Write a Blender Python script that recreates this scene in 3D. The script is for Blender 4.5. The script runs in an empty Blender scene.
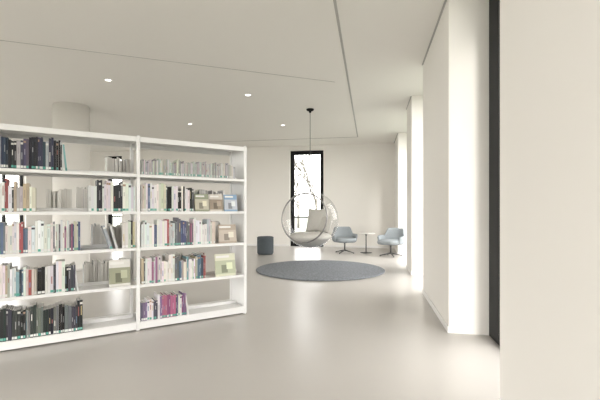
import bpy, bmesh, math, random
from mathutils import Vector, Matrix
random.seed(11)
S=bpy.context.scene
TH=math.atan(70/380); C=math.cos(TH); SN=math.sin(TH)
H=3.44
def R(X,Y):   # survey axes -> room axes
    return ((X-.8)*C-Y*SN,(X-.8)*SN+Y*C)

# ---------------- materials
def mat(name,col,rough=.5,metal=0,spec=.5,noise=0,nscale=20,bump=0,bscale=200,emit=0):
    m=bpy.data.materials.new(name); m.use_nodes=True
    nt=m.node_tree; b=nt.nodes['Principled BSDF']
    b.inputs['Base Color'].default_value=(*col,1)
    b.inputs['Roughness'].default_value=rough
    b.inputs['Metallic'].default_value=metal
    b.inputs['Specular IOR Level'].default_value=spec
    tc=nt.nodes.new('ShaderNodeTexCoord')
    if noise:
        n=nt.nodes.new('ShaderNodeTexNoise'); n.inputs['Scale'].default_value=nscale; n.inputs['Detail'].default_value=4
        nt.links.new(tc.outputs['Object'],n.inputs['Vector'])
        r=nt.nodes.new('ShaderNodeValToRGB')
        r.color_ramp.elements[0].position=.3; r.color_ramp.elements[1].position=.7
        r.color_ramp.elements[0].color=(*[c*(1-noise) for c in col],1)
        r.color_ramp.elements[1].color=(*[min(1,c*(1+noise)) for c in col],1)
        nt.links.new(n.outputs['Fac'],r.inputs['Fac']); nt.links.new(r.outputs['Color'],b.inputs['Base Color'])
    if bump:
        n=nt.nodes.new('ShaderNodeTexNoise'); n.inputs['Scale'].default_value=bscale
        nt.links.new(tc.outputs['Object'],n.inputs['Vector'])
        bp=nt.nodes.new('ShaderNodeBump'); bp.inputs['Strength'].default_value=bump; bp.inputs['Distance'].default_value=.01
        nt.links.new(n.outputs['Fac'],bp.inputs['Height']); nt.links.new(bp.outputs['Normal'],b.inputs['Normal'])
    if emit:
        b.inputs['Emission Color'].default_value=(1,.95,.88,1); b.inputs['Emission Strength'].default_value=emit
    return m
M_wall=mat('wall_plaster',(.85,.822,.775),.8)
M_ceil=mat('ceiling_plaster',(.86,.838,.797),.85)
M_floor=mat('resin_floor',(.49,.465,.435),.28,spec=.45,noise=.012,nscale=1.5)
M_black=mat('black_frame',(.012,.012,.013),.6,spec=.2)
M_white=mat('white_steel',(.84,.835,.82),.4,noise=.01)
M_trim=mat('white_trim',(.84,.825,.80),.5,noise=.01)
M_seam=mat('seam_grey',(.45,.44,.42),.7,noise=.02)
M_rug=mat('rug_pile',(.225,.237,.257),.95,spec=.1,noise=.3,nscale=30,bump=1,bscale=100)
M_blue=mat('chair_fabric',(.30,.325,.34),.85,spec=.2,noise=.08,nscale=90,bump=.3,bscale=400)
M_pouf=mat('pouf_fabric',(.085,.098,.107),.9,spec=.2,noise=.1,nscale=90,bump=.3,bscale=300)
M_rim=mat('rim_steel',(.30,.29,.28),.3,1,noise=.02)
M_darkm=mat('dark_metal',(.10,.10,.10),.35,.6,noise=.05)
M_cush=mat('cushion_fabric',(.58,.56,.52),.6,noise=.05,nscale=30,bump=.2,bscale=120)
M_lamp=mat('lamp_glow',(1,1,1),.5,emit=6)
M_bark=mat('bark',(.16,.15,.13),.9,noise=.2)
M_grass=mat('outdoor_ground',(.17,.18,.15),.95,noise=.3,nscale=.5)
M_table=mat('table_top',(.75,.72,.68),.4,noise=.02)
def clear(name,col,base,edge):
    m=bpy.data.materials.new(name); m.use_nodes=True; nt=m.node_tree; nt.nodes.clear()
    o=nt.nodes.new('ShaderNodeOutputMaterial'); mx=nt.nodes.new('ShaderNodeMixShader')
    t=nt.nodes.new('ShaderNodeBsdfTransparent'); g=nt.nodes.new('ShaderNodeBsdfGlossy'); g.inputs['Roughness'].default_value=.03
    t.inputs['Color'].default_value=(col,col,col,1)
    f=nt.nodes.new('ShaderNodeLayerWeight'); f.inputs['Blend'].default_value=.5
    p=nt.nodes.new('ShaderNodeMath'); p.operation='POWER'; p.inputs[1].default_value=5
    q=nt.nodes.new('ShaderNodeMath'); q.operation='MULTIPLY_ADD'; q.inputs[1].default_value=edge; q.inputs[2].default_value=base
    nt.links.new(f.outputs['Facing'],p.inputs[0]); nt.links.new(p.outputs[0],q.inputs[0])
    nt.links.new(q.outputs[0],mx.inputs[0]); nt.links.new(t.outputs[0],mx.inputs[1]); nt.links.new(g.outputs[0],mx.inputs[2])
    nt.links.new(mx.outputs[0],o.inputs['Surface']); return m
M_glass=clear('window_glass',.98,.03,.4); M_acr=clear('clear_acrylic',.93,.05,.7)
m=bpy.data.materials.new('book_covers'); m.use_nodes=True; nt=m.node_tree; b=nt.nodes['Principled BSDF']
a=nt.nodes.new('ShaderNodeVertexColor'); a.layer_name='Col'
nt.links.new(a.outputs['Color'],b.inputs['Base Color']); b.inputs['Roughness'].default_value=.5; b.inputs['Specular IOR Level'].default_value=.3
M_book=m

# ---------------- mesh helpers
def box(bm,x0,x1,y0,y1,z0,z1,mi=0,mtx=None):
    vs=[bm.verts.new((x,y,z)) for z in (z0,z1) for y in (y0,y1) for x in (x0,x1)]
    if mtx: 
        for v in vs: v.co=mtx@v.co
    fs=[]
    for q in ((0,2,3,1),(4,5,7,6),(0,1,5,4),(2,6,7,3),(0,4,6,2),(1,3,7,5)):
        f=bm.faces.new([vs[i] for i in q]); f.material_index=mi; fs.append(f)
    return fs
def cyl(bm,p0,p1,r0,r1,seg=16,mi=0,smooth=True):
    p0=Vector(p0);p1=Vector(p1); d=(p1-p0).normalized()
    a=d.orthogonal().normalized(); b=d.cross(a)
    A=[];B=[]
    for i in range(seg):
        t=2*math.pi*i/seg; o=a*math.cos(t)+b*math.sin(t)
        A.append(bm.verts.new(p0+o*r0)); B.append(bm.verts.new(p1+o*r1))
    for i in range(seg):
        j=(i+1)%seg; f=bm.faces.new((A[i],A[j],B[j],B[i])); f.smooth=smooth; f.material_index=mi
    f=bm.faces.new(A[::-1]); f.material_index=mi
    f=bm.faces.new(B); f.material_index=mi
def lathe(bm,prof,seg=48,mi=0,cx=0,cy=0):
    rings=[]
    for r,z in prof:
        if r<1e-6: rings.append([bm.verts.new((cx,cy,z))])
        else: rings.append([bm.verts.new((cx+r*math.cos(2*math.pi*i/seg),cy+r*math.sin(2*math.pi*i/seg),z)) for i in range(seg)])
    for k in range(len(rings)-1):
        a,b=rings[k],rings[k+1]
        for i in range(seg):
            j=(i+1)%seg
            if len(a)==1 and len(b)==1: continue
            if len(a)==1: f=bm.faces.new((a[0],b[j],b[i]))
            elif len(b)==1: f=bm.faces.new((a[i],a[j],b[0]))
            else: f=bm.faces.new((a[i],a[j],b[j],b[i]))
            f.smooth=True; f.material_index=mi
def obj(name,bm,mats,loc=(0,0,0),rot=0,parent=None,bevel=0,normals=True):
    if normals: bmesh.ops.recalc_face_normals(bm,faces=bm.faces)
    me=bpy.data.meshes.new(name); bm.to_mesh(me); bm.free()
    o=bpy.data.objects.new(name,me); S.collection.objects.link(o)
    for mm in (mats if isinstance(mats,list) else [mats]): me.materials.append(mm)
    o.location=loc; o.rotation_euler[2]=rot
    if parent: o.parent=parent
    if bevel:
        b=o.modifiers.new('bev','BEVEL'); b.width=bevel; b.segments=2; b.limit_method='ANGLE'
    return o
def empty(name,loc,rot=0):
    e=bpy.data.objects.new(name,None); S.collection.objects.link(e); e.location=loc; e.rotation_euler[2]=rot; e.empty_display_size=.1
    return e

# ---------------- room shell
XL=-12.0; YB=12.6; YR=-5.0; XO=.55
bm=bmesh.new(); box(bm,XL-.3,XO,YR-.3,YB+.4,-.2,0); obj('floor',bm,M_floor)
bm=bmesh.new(); box(bm,XL-.3,XO,YR-.3,YB+.4,H,H+.25); obj('ceiling',bm,M_ceil)
piers=[(YR-.3,2.38),(3.925,5.82),(7.42,8.4),(10.98,YB+.4)]
bm=bmesh.new()
for y0,y1 in piers: box(bm,0,XO,y0,y1,0,H)
obj('wall_right',bm,M_wall)
WH=3.29
def wall_holes(name,axis,c0,c1,lo,hi,holes,zt=WH):
    bm=bmesh.new(); cur=lo
    def bx(a,b,z0,z1):
        if axis=='x': box(bm,a,b,c0,c1,z0,z1)
        else: box(bm,c0,c1,a,b,z0,z1)
    for a,b in holes:
        bx(cur,a,0,H); bx(a,b,zt,H); cur=b
    bx(cur,hi,0,H); obj(name,bm,M_wall)
back=[(-10.6,-9.9),(-3.50,-2.33)]
wall_holes('wall_back','x',YB,YB+.4,XL,0,back)
left=[(-4.2,-.6),(0,3.2),(4,6.6),(9.3,10.6)]  # last one glimpsed through the shelf; the rest unseen, added to admit daylight
wall_holes('wall_left','y',XL-.3,XL,YR-.3,YB+.4,left)
rear_added=[(-11.4,-8),(-7.4,-3.8),(-3.2,-.3)]  # unseen openings behind the camera, added so sky light floods in
wall_holes('wall_rear','x',YR-.3,YR,XL,0,rear_added)

wn=[0]
def window(axis,a,b,c,zt,extra=None,fw=.07,fd=.08,mull=None,rail=None):
    wn[0]+=1; e=empty('window_%d'%wn[0],(0,0,0))
    bm=bmesh.new()
    def bx(p,q,z0,z1,d0=-fd/2,d1=fd/2,bmm=None):
        t=bmm or bm
        if axis=='x': box(t,p,q,c+d0,c+d1,z0,z1)
        else: box(t,c+d0,c+d1,p,q,z0,z1)
    bx(a,a+fw,0,zt); bx(b-fw,b,0,zt); bx(a+fw,b-fw,0,fw); bx(a+fw,b-fw,zt-fw,zt)
    for mv in (mull or []): bx(mv-.03,mv+.03,fw,zt-fw)
    if rail: bx(a+fw,b-fw,rail-.02,rail+.02,-.02,.02)
    if extra: bx(b-fw-extra,b-fw-.012,fw,zt-fw,-fd/2-.02,fd/2)
    obj('frame',bm,M_black,parent=e,bevel=.004)
    bm=bmesh.new(); bx(a+fw,b-fw,fw,zt-fw,-.004,.004,bm); obj('glass_pane',bm,M_glass,parent=e)
for i in range(3):
    a=piers[i][1]; b=piers[i+1][0]
    window('y',a,b,.42,H,extra=.28 if i==0 else .06)
for a,b in back: window('x',a,b,YB+.22,WH,fw=.13,rail=1.0)
for a,b in left: window('y',a,b,XL-.15,WH,mull=[(a+b)/2])
for a,b in rear_added: window('x',a,b,YR-.15,WH,mull=[(a+b)/2])

def portal(n,loc,rot,sx,sy):
    l=bpy.data.lights.new(n,'AREA'); l.shape='RECTANGLE'; l.size=sx; l.size_y=sy; l.cycles.is_portal=True
    o=bpy.data.objects.new(n,l); S.collection.objects.link(o); o.location=loc; o.rotation_euler=rot
for i in range(3):
    a=piers[i][1]; b=piers[i+1][0]; portal('window_portal',(.54,(a+b)/2,H/2),(math.pi/2,0,math.pi/2),b-a,H)
for a,b in back: portal('window_portal',((a+b)/2,YB+.35,WH/2),(-math.pi/2,0,0),b-a,WH)
for a,b in left: portal('window_portal',(XL-.28,(a+b)/2,WH/2),(math.pi/2,0,-math.pi/2),b-a,WH)
for a,b in rear_added: portal('window_portal',((a+b)/2,YR-.28,WH/2),(math.pi/2,0,0),b-a,WH)

# baseboards
bm=bmesh.new()
for y0,y1 in piers: box(bm,-.012,0,max(y0,YR+.02),min(y1,YB),0,.07)
obj('baseboard_right',bm,M_trim,bevel=.003)
bm=bmesh.new(); cur=XL
for a,b in back+[(-.012,0)]:
    box(bm,cur,a,YB-.012,YB,0,.07); cur=b
obj('baseboard_back',bm,M_trim,bevel=.003)
# ceiling grooves
bm=bmesh.new(); box(bm,-1.165,-1.135,YR+.1,11.38,H-.006,H); box(bm,-8,-1.165,11.35,11.38,H-.006,H); obj('trim_1',bm,M_seam)
def strip(name,p,q,w):
    p=Vector((*R(*p),0)); q=Vector((*R(*q),0)); d=(q-p); L=d.length; an=math.atan2(d.y,d.x)
    bm=bmesh.new(); box(bm,0,L,-w/2,w/2,-.004,0); obj(name,bm,M_seam,loc=(p.x,p.y,H),rot=an)
strip('trim_2',(-5.5,4.31),(.60,6.5),.008)
bm=bmesh.new()
for y0,y1 in piers: box(bm,-.02,0,max(y0,YR+.02),min(y1,YB),H-.01,H)
obj('gap_shade_strip',bm,M_seam)  # grey strip standing in for the shade of the wall-top gap

# column
cx,cy=R(-4.82,8.02)
bm=bmesh.new(); lathe(bm,[(0,0),(.35,0),(.35,.08),(.34,.085),(.34,H-.03),(.33,H-.03),(.33,H),(0,H)],64); obj('column',bm,M_wall,loc=(cx,cy,0))

# downlights
for X,Y in ((-3.23,6.4),(-.99,7.23),(-2.8,9.67),(-.44,9.8)):
    x,y=R(X,Y); e=empty('recessed_downlight',(x,y,H))
    bm=bmesh.new(); lathe(bm,[(.045,-.002),(.05,-.008),(.065,-.008),(.07,0)],32); obj('trim_ring',bm,M_white,parent=e)
    bm=bmesh.new(); lathe(bm,[(0,-.003),(.045,-.003)],32); obj('lens',bm,M_lamp,parent=e)

# ---------------- bookshelf
sx,sy=R(-2.68,3.28); SROT=math.radians(32.5)+TH
e=empty('library_bookshelf',(sx,sy,0),SROT)
D=.46; BW=1.2; LV=[.09,.475,.86,1.235,1.62]
bm=bmesh.new()
for i in range(3):
    xc=i*BW
    for y0 in (0,D-.05): box(bm,xc-.016,xc+.016,y0,y0+.05,0.012,2.02)
    box(bm,xc-.012,xc+.012,.05,D-.05,1.985,2.01); box(bm,xc-.012,xc+.012,.05,D-.05,.03,.08)
    for y0 in (.025,D-.025): cyl(bm,(xc,y0,0),(xc,y0,.012),.018,.018,12)
obj('uprights',bm,M_white,parent=e,bevel=.003)
bm=bmesh.new()
for xc in (0,2*BW): box(bm,xc-.006,xc+.006,.05,D-.05,.08,1.985)
obj('end_panels',bm,M_white,parent=e)
bm=bmesh.new()
for i in range(2):
    a=i*BW+.017; b=(i+1)*BW-.017
    for z in LV:
        box(bm,a,b,.004,D-.004,z-.006,z)
        box(bm,a,b,.004,.008,z-.03,z-.006); box(bm,a,b,D-.008,D-.004,z-.03,z-.006)
        box(bm,a,b,D/2-.002,D/2+.002,z,z+.035)
    for y0 in (.006,D-.018): box(bm,a,b,y0,y0+.012,.015,.06)
    box(bm,a,b,.0,D,2.0,2.008); box(bm,a,b,0,.006,1.955,2.0); box(bm,a,b,D-.006,D,1.955,2.0)
obj('shelf_boards',bm,M_white,parent=e,bevel=.0015)

# books (one mesh)
bm=bmesh.new(); cl=bm.loops.layers.float_color.new('Col')
def paint(fs,c):
    g=sum(c)/3; c=tuple(v*.72+g*.28 for v in c)
    for f in fs:
        for l in f.loops: l[cl]=(*c,1)
PAGE=(.80,.77,.71)
P={'dark':[(.03,.03,.05),(.05,.05,.10),(.07,.06,.12),(.04,.07,.11),(.6,.6,.6),(.04,.04,.05),(.12,.10,.17),(.07,.14,.16),(.4,.4,.42),(.025,.025,.03)],
'mix':[(.72,.70,.66),(.62,.6,.56),(.78,.76,.73),(.06,.08,.13),(.38,.07,.06),(.10,.2,.30),(.22,.38,.42),(.52,.42,.25),(.8,.8,.78),(.12,.12,.14),(.45,.43,.4),(.05,.05,.06),(.7,.69,.67)],
'white':[(.82,.8,.78),(.76,.75,.73),(.74,.72,.68),(.84,.84,.82),(.48,.08,.09),(.13,.18,.32),(.5,.52,.55),(.66,.6,.48),(.78,.8,.82),(.2,.2,.22),(.8,.79,.76),(.78,.77,.73)],
'bw':[(.02,.02,.02),(.04,.04,.05),(.76,.76,.74),(.05,.05,.06),(.66,.66,.64),(.08,.08,.10),(.03,.03,.03),(.72,.7,.68)],
'grey':[(.50,.49,.46),(.58,.57,.54),(.42,.42,.41),(.64,.62,.58),(.36,.35,.34)],
'green':[(.03,.04,.04),(.05,.06,.06),(.03,.03,.04),(.14,.16,.15),(.02,.02,.02),(.3,.31,.3),(.06,.06,.08),(.03,.03,.03)],
'warm':[(.8,.78,.75),(.5,.08,.09),(.74,.72,.68),(.58,.4,.26),(.08,.1,.26),(.66,.6,.45),(.74,.74,.72),(.38,.12,.26),(.15,.15,.17),(.8,.79,.77),(.6,.58,.55)],
'purple':[(.3,.06,.22),(.74,.72,.70),(.24,.14,.30),(.09,.09,.13),(.5,.1,.22),(.78,.76,.73),(.14,.12,.24)]}
def book(x,w,y,d,z,h,c,front=True,lean=0):
    mt=None
    if lean: mt=Matrix.Translation((x+w,y,z))@Matrix.Rotation(lean,4,'Y')@Matrix.Translation((-x-w,-y,-z))
    g=.0006
    fs=box(bm,x+g,x+w-g,y,y+d,z+.0005,z+h,0,mt)
    paint(fs,c); paint([fs[0],fs[1]],PAGE); paint([fs[3] if front else fs[2]],PAGE)
    if front:
        yy=y-.0006
        if w>.008:
            if random.random()<.85:
                lc=random.choice([(.8,.8,.78),(.75,.78,.74),(.78,.78,.76),(.05,.42,.32),(.15,.5,.4)])
                paint(box(bm,x+.0015,x+w-.0015,yy,y,z+.008,z+.03,0,mt),lc)
            if random.random()<.6:
                s=.25+.3*random.random(); hh=random.uniform(.12,.35)
                dark=sum(c)<1
                cc=tuple(.6*v+.4*(.75 if dark else .15) for v in c)
                if random.random()<.35: cc=random.choice([(.7,.68,.62),(.45,.12,.1),(.15,.28,.45),(.65,.5,.2)])
                paint(box(bm,x+w*.35,x+w*.65,yy,y,z+h*s,z+h*(s+hh),0,mt),cc)
            if random.random()<.25:
                paint(box(bm,x+.001,x+w-.001,yy,y,z+h*.86,z+h*.93,0,mt),random.choice([(.7,.68,.62),(.08,.08,.1),(.45,.28,.18)]))
def row(x0,x1,lv,pal,hmin=.2,hmax=.29,front=True,wmin=.008,wmax=.026):
    x=x0; z=LV[lv]; k=0; last=None
    while x<x1-.008:
        if k<=0:
            k=random.randint(1,3); base=random.choice([p for p in P[pal] if p!=last]); last=base
            hb=random.uniform(hmin,hmax); wb=random.uniform(wmin,wmax)
        k-=1
        w=min(wb*random.uniform(.8,1.2),x1-x); h=hb+random.uniform(-.008,.008)
        c=tuple(max(0,min(1,v*random.uniform(.88,1.12))) for v in base)
        d=random.uniform(.15,.2)
        if front: book(x,w,.012+random.uniform(0,.012),d,z,h,c)
        else: book(x,w,D-.012-d,d,z,h,c,False)
        x+=w
def leanb(x,w,h,lv,c,a): book(x,w,.015,.18,LV[lv],h,c,lean=a)
def faceout(x,w,lv,h,c,c2):
    z=LV[lv]; mt=Matrix.Translation((0,.03,z))@Matrix.Rotation(math.radians(-9),4,'X')@Matrix.Translation((0,-.03,-z))
    paint(box(bm,x,x+w,.03,.042,z+.001,z+h,0,mt),c)
    paint(box(bm,x+.012,x+w*.7,.0293,.03,z+h*.82,z+h*.92,0,mt),(.8,.78,.74))
    paint(box(bm,x+w*.0,x+w*1.0,.0293,.03,z+h*.1,z+h*.7,0,mt),c2)
    paint(box(bm,x+w*.3,x+w*.6,.0290,.0293,z+h*.15,z+h*.5,0,mt),tuple(v*.5 for v in c2))
    paint(box(bm,x+w*.55,x+w*.85,.0289,.0292,z+h*.3,z+h*.6,0,mt),tuple(min(.8,v*1.5) for v in c2))
# left bay, top to bottom
row(.03,.53,4,'dark',.24,.30); leanb(.535,.02,.27,4,(.66,.68,.66),-.08); leanb(.56,.014,.25,4,(.2,.5,.5),-.1)
row(.93,1.17,4,'grey',.16,.2,False)
row(.03,.28,3,'mix',.22,.29); row(.28,.33,3,'warm',.2,.26); row(.66,.84,3,'grey',.2,.25,False)
row(.75,1.17,3,'bw',.25,.31,wmin=.014,wmax=.026); row(.40,.62,3,'grey',.2,.24,False)
row(.03,.48,2,'white',.22,.29); row(.48,.68,2,'warm',.24,.3); row(.80,1.17,2,'grey',.2,.25,False)
row(1.05,1.17,2,'mix',.24,.29)
leanb(.94,.025,.25,2,(.35,.38,.42),-.3); leanb(.99,.02,.24,2,(.62,.62,.6),-.24)
row(.03,.34,1,'mix',.22,.29); row(.34,.64,1,'bw',.24,.3); leanb(.65,.018,.26,1,(.55,.55,.55),-.12); row(.72,1.15,1,'grey',.2,.25,False)
faceout(.93,.2,1,.27,(.72,.70,.64),(.34,.35,.22))
row(.03,.70,0,'green',.24,.3,wmin=.012,wmax=.026)
# right bay
row(1.23,2.28,4,'grey',.14,.18,True,.008,.014)
row(1.23,1.5,3,'white',.27,.3,wmin=.014,wmax=.026); row(1.5,1.78,3,'bw',.24,.28)
for x,c,c2 in ((1.80,(.3,.33,.2),(.55,.5,.36)),(1.97,(.64,.58,.5),(.34,.26,.18)),(2.15,(.2,.38,.6),(.5,.54,.62))): faceout(x,.16,3,.2,c,c2)
row(1.23,1.6,2,'white',.22,.29); row(1.6,1.8,2,'warm',.24,.32); row(1.8,2.03,2,'white',.2,.3)
faceout(2.08,.22,2,.22,(.48,.38,.28),(.6,.5,.4))
row(1.23,1.62,1,'warm',.2,.29); row(1.62,1.92,1,'mix',.2,.27); faceout(2.04,.25,1,.26,(.7,.7,.5),(.5,.54,.34))
row(1.23,1.70,0,'purple',.19,.26); leanb(1.71,.018,.24,0,(.76,.74,.7),-.15)
row(1.35,2.25,3,'grey',.2,.27,False); row(1.5,2.2,2,'grey',.2,.27,False); row(1.4,2.0,1,'mix',.2,.27,False)
obj('books',bm,M_book,loc=(sx,sy,0),rot=SROT,normals=False)

# ---------------- rug
x,y=R(.42,7.98)
bm=bmesh.new(); lathe(bm,[(0,0),(1.31,0),(1.335,.006),(1.335,.016),(1.32,.024),(1.29,.026),(0,.026)],128)
obj('round_rug',bm,M_rug,loc=(x,y,0.001))

# ---------------- pouf
x,y=R(-.98,10.75)
bm=bmesh.new()
prof=[(0,0.0),(.205,0),(.205,.02),(.222,.03),(.23,.05),(.232,.25),(.23,.455),(.235,.462),(.235,.472),(.228,.478),(.222,.49),(.2,.5),(0,.508)]
lathe(bm,prof,64); obj('pouf',bm,M_pouf,loc=(x,y,.001))

# ---------------- hanging bubble chair
x,y=R(.22,8.25); zc=1.04; RB=.61
e=empty('hanging_bubble_chair',(x,y,zc))
dv=Vector((-.42,-.88,.14)); dr=Vector((dv.x*C-dv.y*SN,dv.x*SN+dv.y*C,dv.z)).normalized()
q=Vector((0,0,1)).rotation_difference(dr).to_matrix().to_4x4()
bm=bmesh.new(); n=28; A0=math.radians(58)
prof=[(RB*math.sin(A0+(math.pi-A0)*i/n),RB*math.cos(A0+(math.pi-A0)*i/n)) for i in range(n)]+[(0,-RB)]
lathe(bm,prof,64); bmesh.ops.transform(bm,matrix=q,verts=bm.verts)
obj('acrylic_bubble',bm,M_acr,parent=e)
bm=bmesh.new(); rr=RB*math.sin(A0); zz=RB*math.cos(A0)
lathe(bm,[(rr+.016*math.cos(t*math.pi/6),zz+.016*math.sin(t*math.pi/6)) for t in range(13)],96)
bmesh.ops.transform(bm,matrix=q,verts=bm.verts); obj('rim_ring',bm,M_rim,parent=e)
bm=bmesh.new(); Ri=RB-.012
prof=[(0,-Ri)]
for i in range(1,9):
    t=math.radians(6.2*i); prof.append((Ri*math.sin(t),-Ri*math.cos(t)))
prof+=[(.45,-.35),(.40,-.30),(.30,-.275),(.15,-.265),(0,-.262)]
lathe(bm,prof,48); obj('seat_cushion',bm,M_cush,parent=e)
def pillow(name,w,h,t,mtx,mt,parent):
    bm=bmesh.new(); n=14; g=[[],[]]
    for s in (0,1):
        for i in range(n+1):
            r=[]
            for j in range(n+1):
                u=-1+2*i/n; v=-1+2*j/n
                k=(max(0,1-abs(u)**3)*max(0,1-abs(v)**3))**.5
                r.append(bm.verts.new(mtx@Vector((u*w/2*(1-.06*(1-abs(v))),(t/2*k)*(1 if s else -1),v*h/2*(1-.06*(1-abs(u)))))))
            g[s].append(r)
        for i in range(n):
            for j in range(n):
                f=bm.faces.new((g[s][i][j],g[s][i+1][j],g[s][i+1][j+1],g[s][i][j+1])); f.smooth=True
    bmesh.ops.remove_doubles(bm,verts=bm.verts,dist=.0005)
    return obj(name,bm,mt,parent=parent)
bd=Vector((-dr.x,-dr.y,0)).normalized(); ang=math.atan2(bd.y,bd.x)-math.pi/2
for nm,off,side,w,h in (('back_cushion',.33,.04,.52,.54),('side_cushion',.24,.26,.36,.40)):
    sd=Vector((bd.y,-bd.x,0))
    mt=Matrix.Translation(bd*off+sd*side+Vector((0,0,-.02 if side<.1 else -.10)))@Matrix.Rotation(ang-(.6 if side>.1 else 0),4,'Z')@Matrix.Rotation(-.28,4,'X')
    pillow(nm,w,h,.16,mt,M_cush,e)
bm=bmesh.new(); cyl(bm,(0,0,RB),(0,0,H-zc-.05),.006,.006,10,0); cyl(bm,(0,0,RB-.005),(0,0,RB+.05),.03,.012,20,0)
obj('suspension_cable',bm,M_darkm,parent=e)
bm=bmesh.new(); lathe(bm,[(0,H-zc-.08),(.02,H-zc-.08),(.03,H-zc-.05),(.075,H-zc-.03),(.085,H-zc-.001),(0,H-zc-.001)],32); obj('ceiling_mount',bm,M_black,parent=e)

# ---------------- lounge chairs
def sm(t): t=max(0,min(1,t)); return t*t*(3-2*t)
def lounge(X,Y,rot):
    x,y=R(X,Y); e=empty('lounge_chair',(x,y,0),rot)
    bm=bmesh.new(); na=36; nz=8; A=math.radians(118); g=[]
    for i in range(na+1):
        a=-A+2*A*i/na; ad=abs(math.degrees(a))
        top=.555+.20*(1-sm((ad-42)/14))
        if ad>95: top-=.03*sm((ad-95)/23)
        col=[]
        for j in range(nz+1):
            v=j/nz; z=.33+(top-.33)*v
            fl=1+.10*v; rx=.33*fl; ry=.28*fl+.05*max(0,(z-.45))*math.cos(a)*2
            if v<.2: s=.80+.2*math.sin(v/.2*math.pi/2); rx*=s; ry*=s
            col.append(bm.verts.new((rx*math.sin(a),ry*math.cos(a)+.02,z)))
        g.append(col)
    for i in range(na):
        for j in range(nz):
            f=bm.faces.new((g[i][j],g[i+1][j],g[i+1][j+1],g[i][j+1])); f.smooth=True
    o=obj('shell',bm,M_blue,parent=e)
    s=o.modifiers.new('s','SOLIDIFY'); s.thickness=.055; s.offset=0
    s=o.modifiers.new('b','SUBSURF'); s.levels=1; s.render_levels=1
    bm=bmesh.new()
    def rr(k,z):
        out=[]
        for i in range(40):
            t=2*math.pi*i/40; ct,st=math.cos(t),math.sin(t); p=.6
            out.append(bm.verts.new((.30*k*math.copysign(abs(ct)**p,ct),(.30*k*math.copysign(abs(st)**p,st))-.04,z)))
        return out
    rs=[rr(.75,.315),rr(.92,.325),rr(1,.36),rr(1,.405),rr(.95,.435),rr(.8,.448),rr(.4,.452)]
    for k in range(len(rs)-1):
        for i in range(40):
            j=(i+1)%40; f=bm.faces.new((rs[k][i],rs[k][j],rs[k+1][j],rs[k+1][i])); f.smooth=True
    bm.faces.new(rs[0][::-1]); bm.faces.new(rs[-1]); obj('seat',bm,M_blue,parent=e)
    bm=bmesh.new(); cyl(bm,(0,0,.06),(0,0,.315),.022,.022,20); cyl(bm,(0,0,.29),(0,0,.318),.05,.12,24)
    for k in range(4):
        a=math.pi/4+k*math.pi/2; ca,sa=math.cos(a),math.sin(a)
        cyl(bm,(0,0,.085),(.30*ca,.30*sa,.022),.022,.012,12); cyl(bm,(.29*ca,.29*sa,0.001),(.29*ca,.29*sa,.025),.016,.014,12)
    obj('swivel_base',bm,M_darkm,parent=e)
lounge(1.30,11.05,TH+.15)
lounge(2.46,10.3,TH-.75)

# side table
x,y=R(1.93,11.1); e=empty('side_table',(x,y,0))
bm=bmesh.new(); lathe(bm,[(0,.555),(.24,.555),(.25,.562),(.25,.572),(.245,.578),(0,.578)],48); obj('table_top',bm,M_table,parent=e)
bm=bmesh.new(); lathe(bm,[(0,.001),(.17,.001),(.17,.010),(.05,.018),(.016,.03),(.014,.5),(.05,.553),(0,.554)],40); obj('pedestal',bm,M_darkm,parent=e)

# ---------------- outdoors
bm=bmesh.new(); box(bm,-90,90,-90,110,-.6,-.5); obj('ground',bm,M_grass)
def tree(x,y,h,seed):
    rnd=random.Random(seed); bm=bmesh.new()
    def br(p,d,L,r,k):
        q=p+d*L; cyl(bm,p,q,r,r*.7,6)
        if k==0: return
        for i in range(3 if k>1 else 4):
            nd=(d+Vector((rnd.uniform(-.7,.7),rnd.uniform(-.7,.7),rnd.uniform(-.1,.5)))).normalized()
            br(p+d*L*rnd.uniform(.6,1),nd,L*rnd.uniform(.6,.8),r*.6,k-1)
    br(Vector((0,0,0)),Vector((0,0,1)),h*.3,h*.014,5)
    obj('bare_tree',bm,M_bark,loc=(x,y,-.5))
for i,(x,y,h) in enumerate(((-5,30,9),(-7.6,36,9),(-12,30,9),(-4.2,40,11),(-17,32,9),(-24,28,9),(-28,12,9))): tree(x,y,h,i+3)

# ---------------- light
w=bpy.data.worlds.new('sky'); S.world=w; w.use_nodes=True
bg=w.node_tree.nodes['Background']; bg.inputs[0].default_value=(1,.988,.965,1); bg.inputs[1].default_value=7.2
sl=bpy.data.lights.new('sun','SUN'); sl.energy=3; sl.angle=math.radians(12); sl.color=(1,.975,.94)
so=bpy.data.objects.new('sun',sl); S.collection.objects.link(so); so.location=(10,-20,15)
d=Vector((-.24,.93,-.42)); so.rotation_euler=d.to_track_quat('-Z','Y').to_euler()

# ---------------- camera
cd=bpy.data.cameras.new('camera'); cam=bpy.data.objects.new('camera',cd); S.collection.objects.link(cam)
cd.sensor_width=36; cd.lens=380/600*36; cd.shift_y=10/600; cd.clip_start=.05
x,y=R(0,0); cam.location=(x,y,1.25); cam.rotation_euler=(math.pi/2,0,TH)
S.camera=cam
S.view_settings.view_transform='Standard'
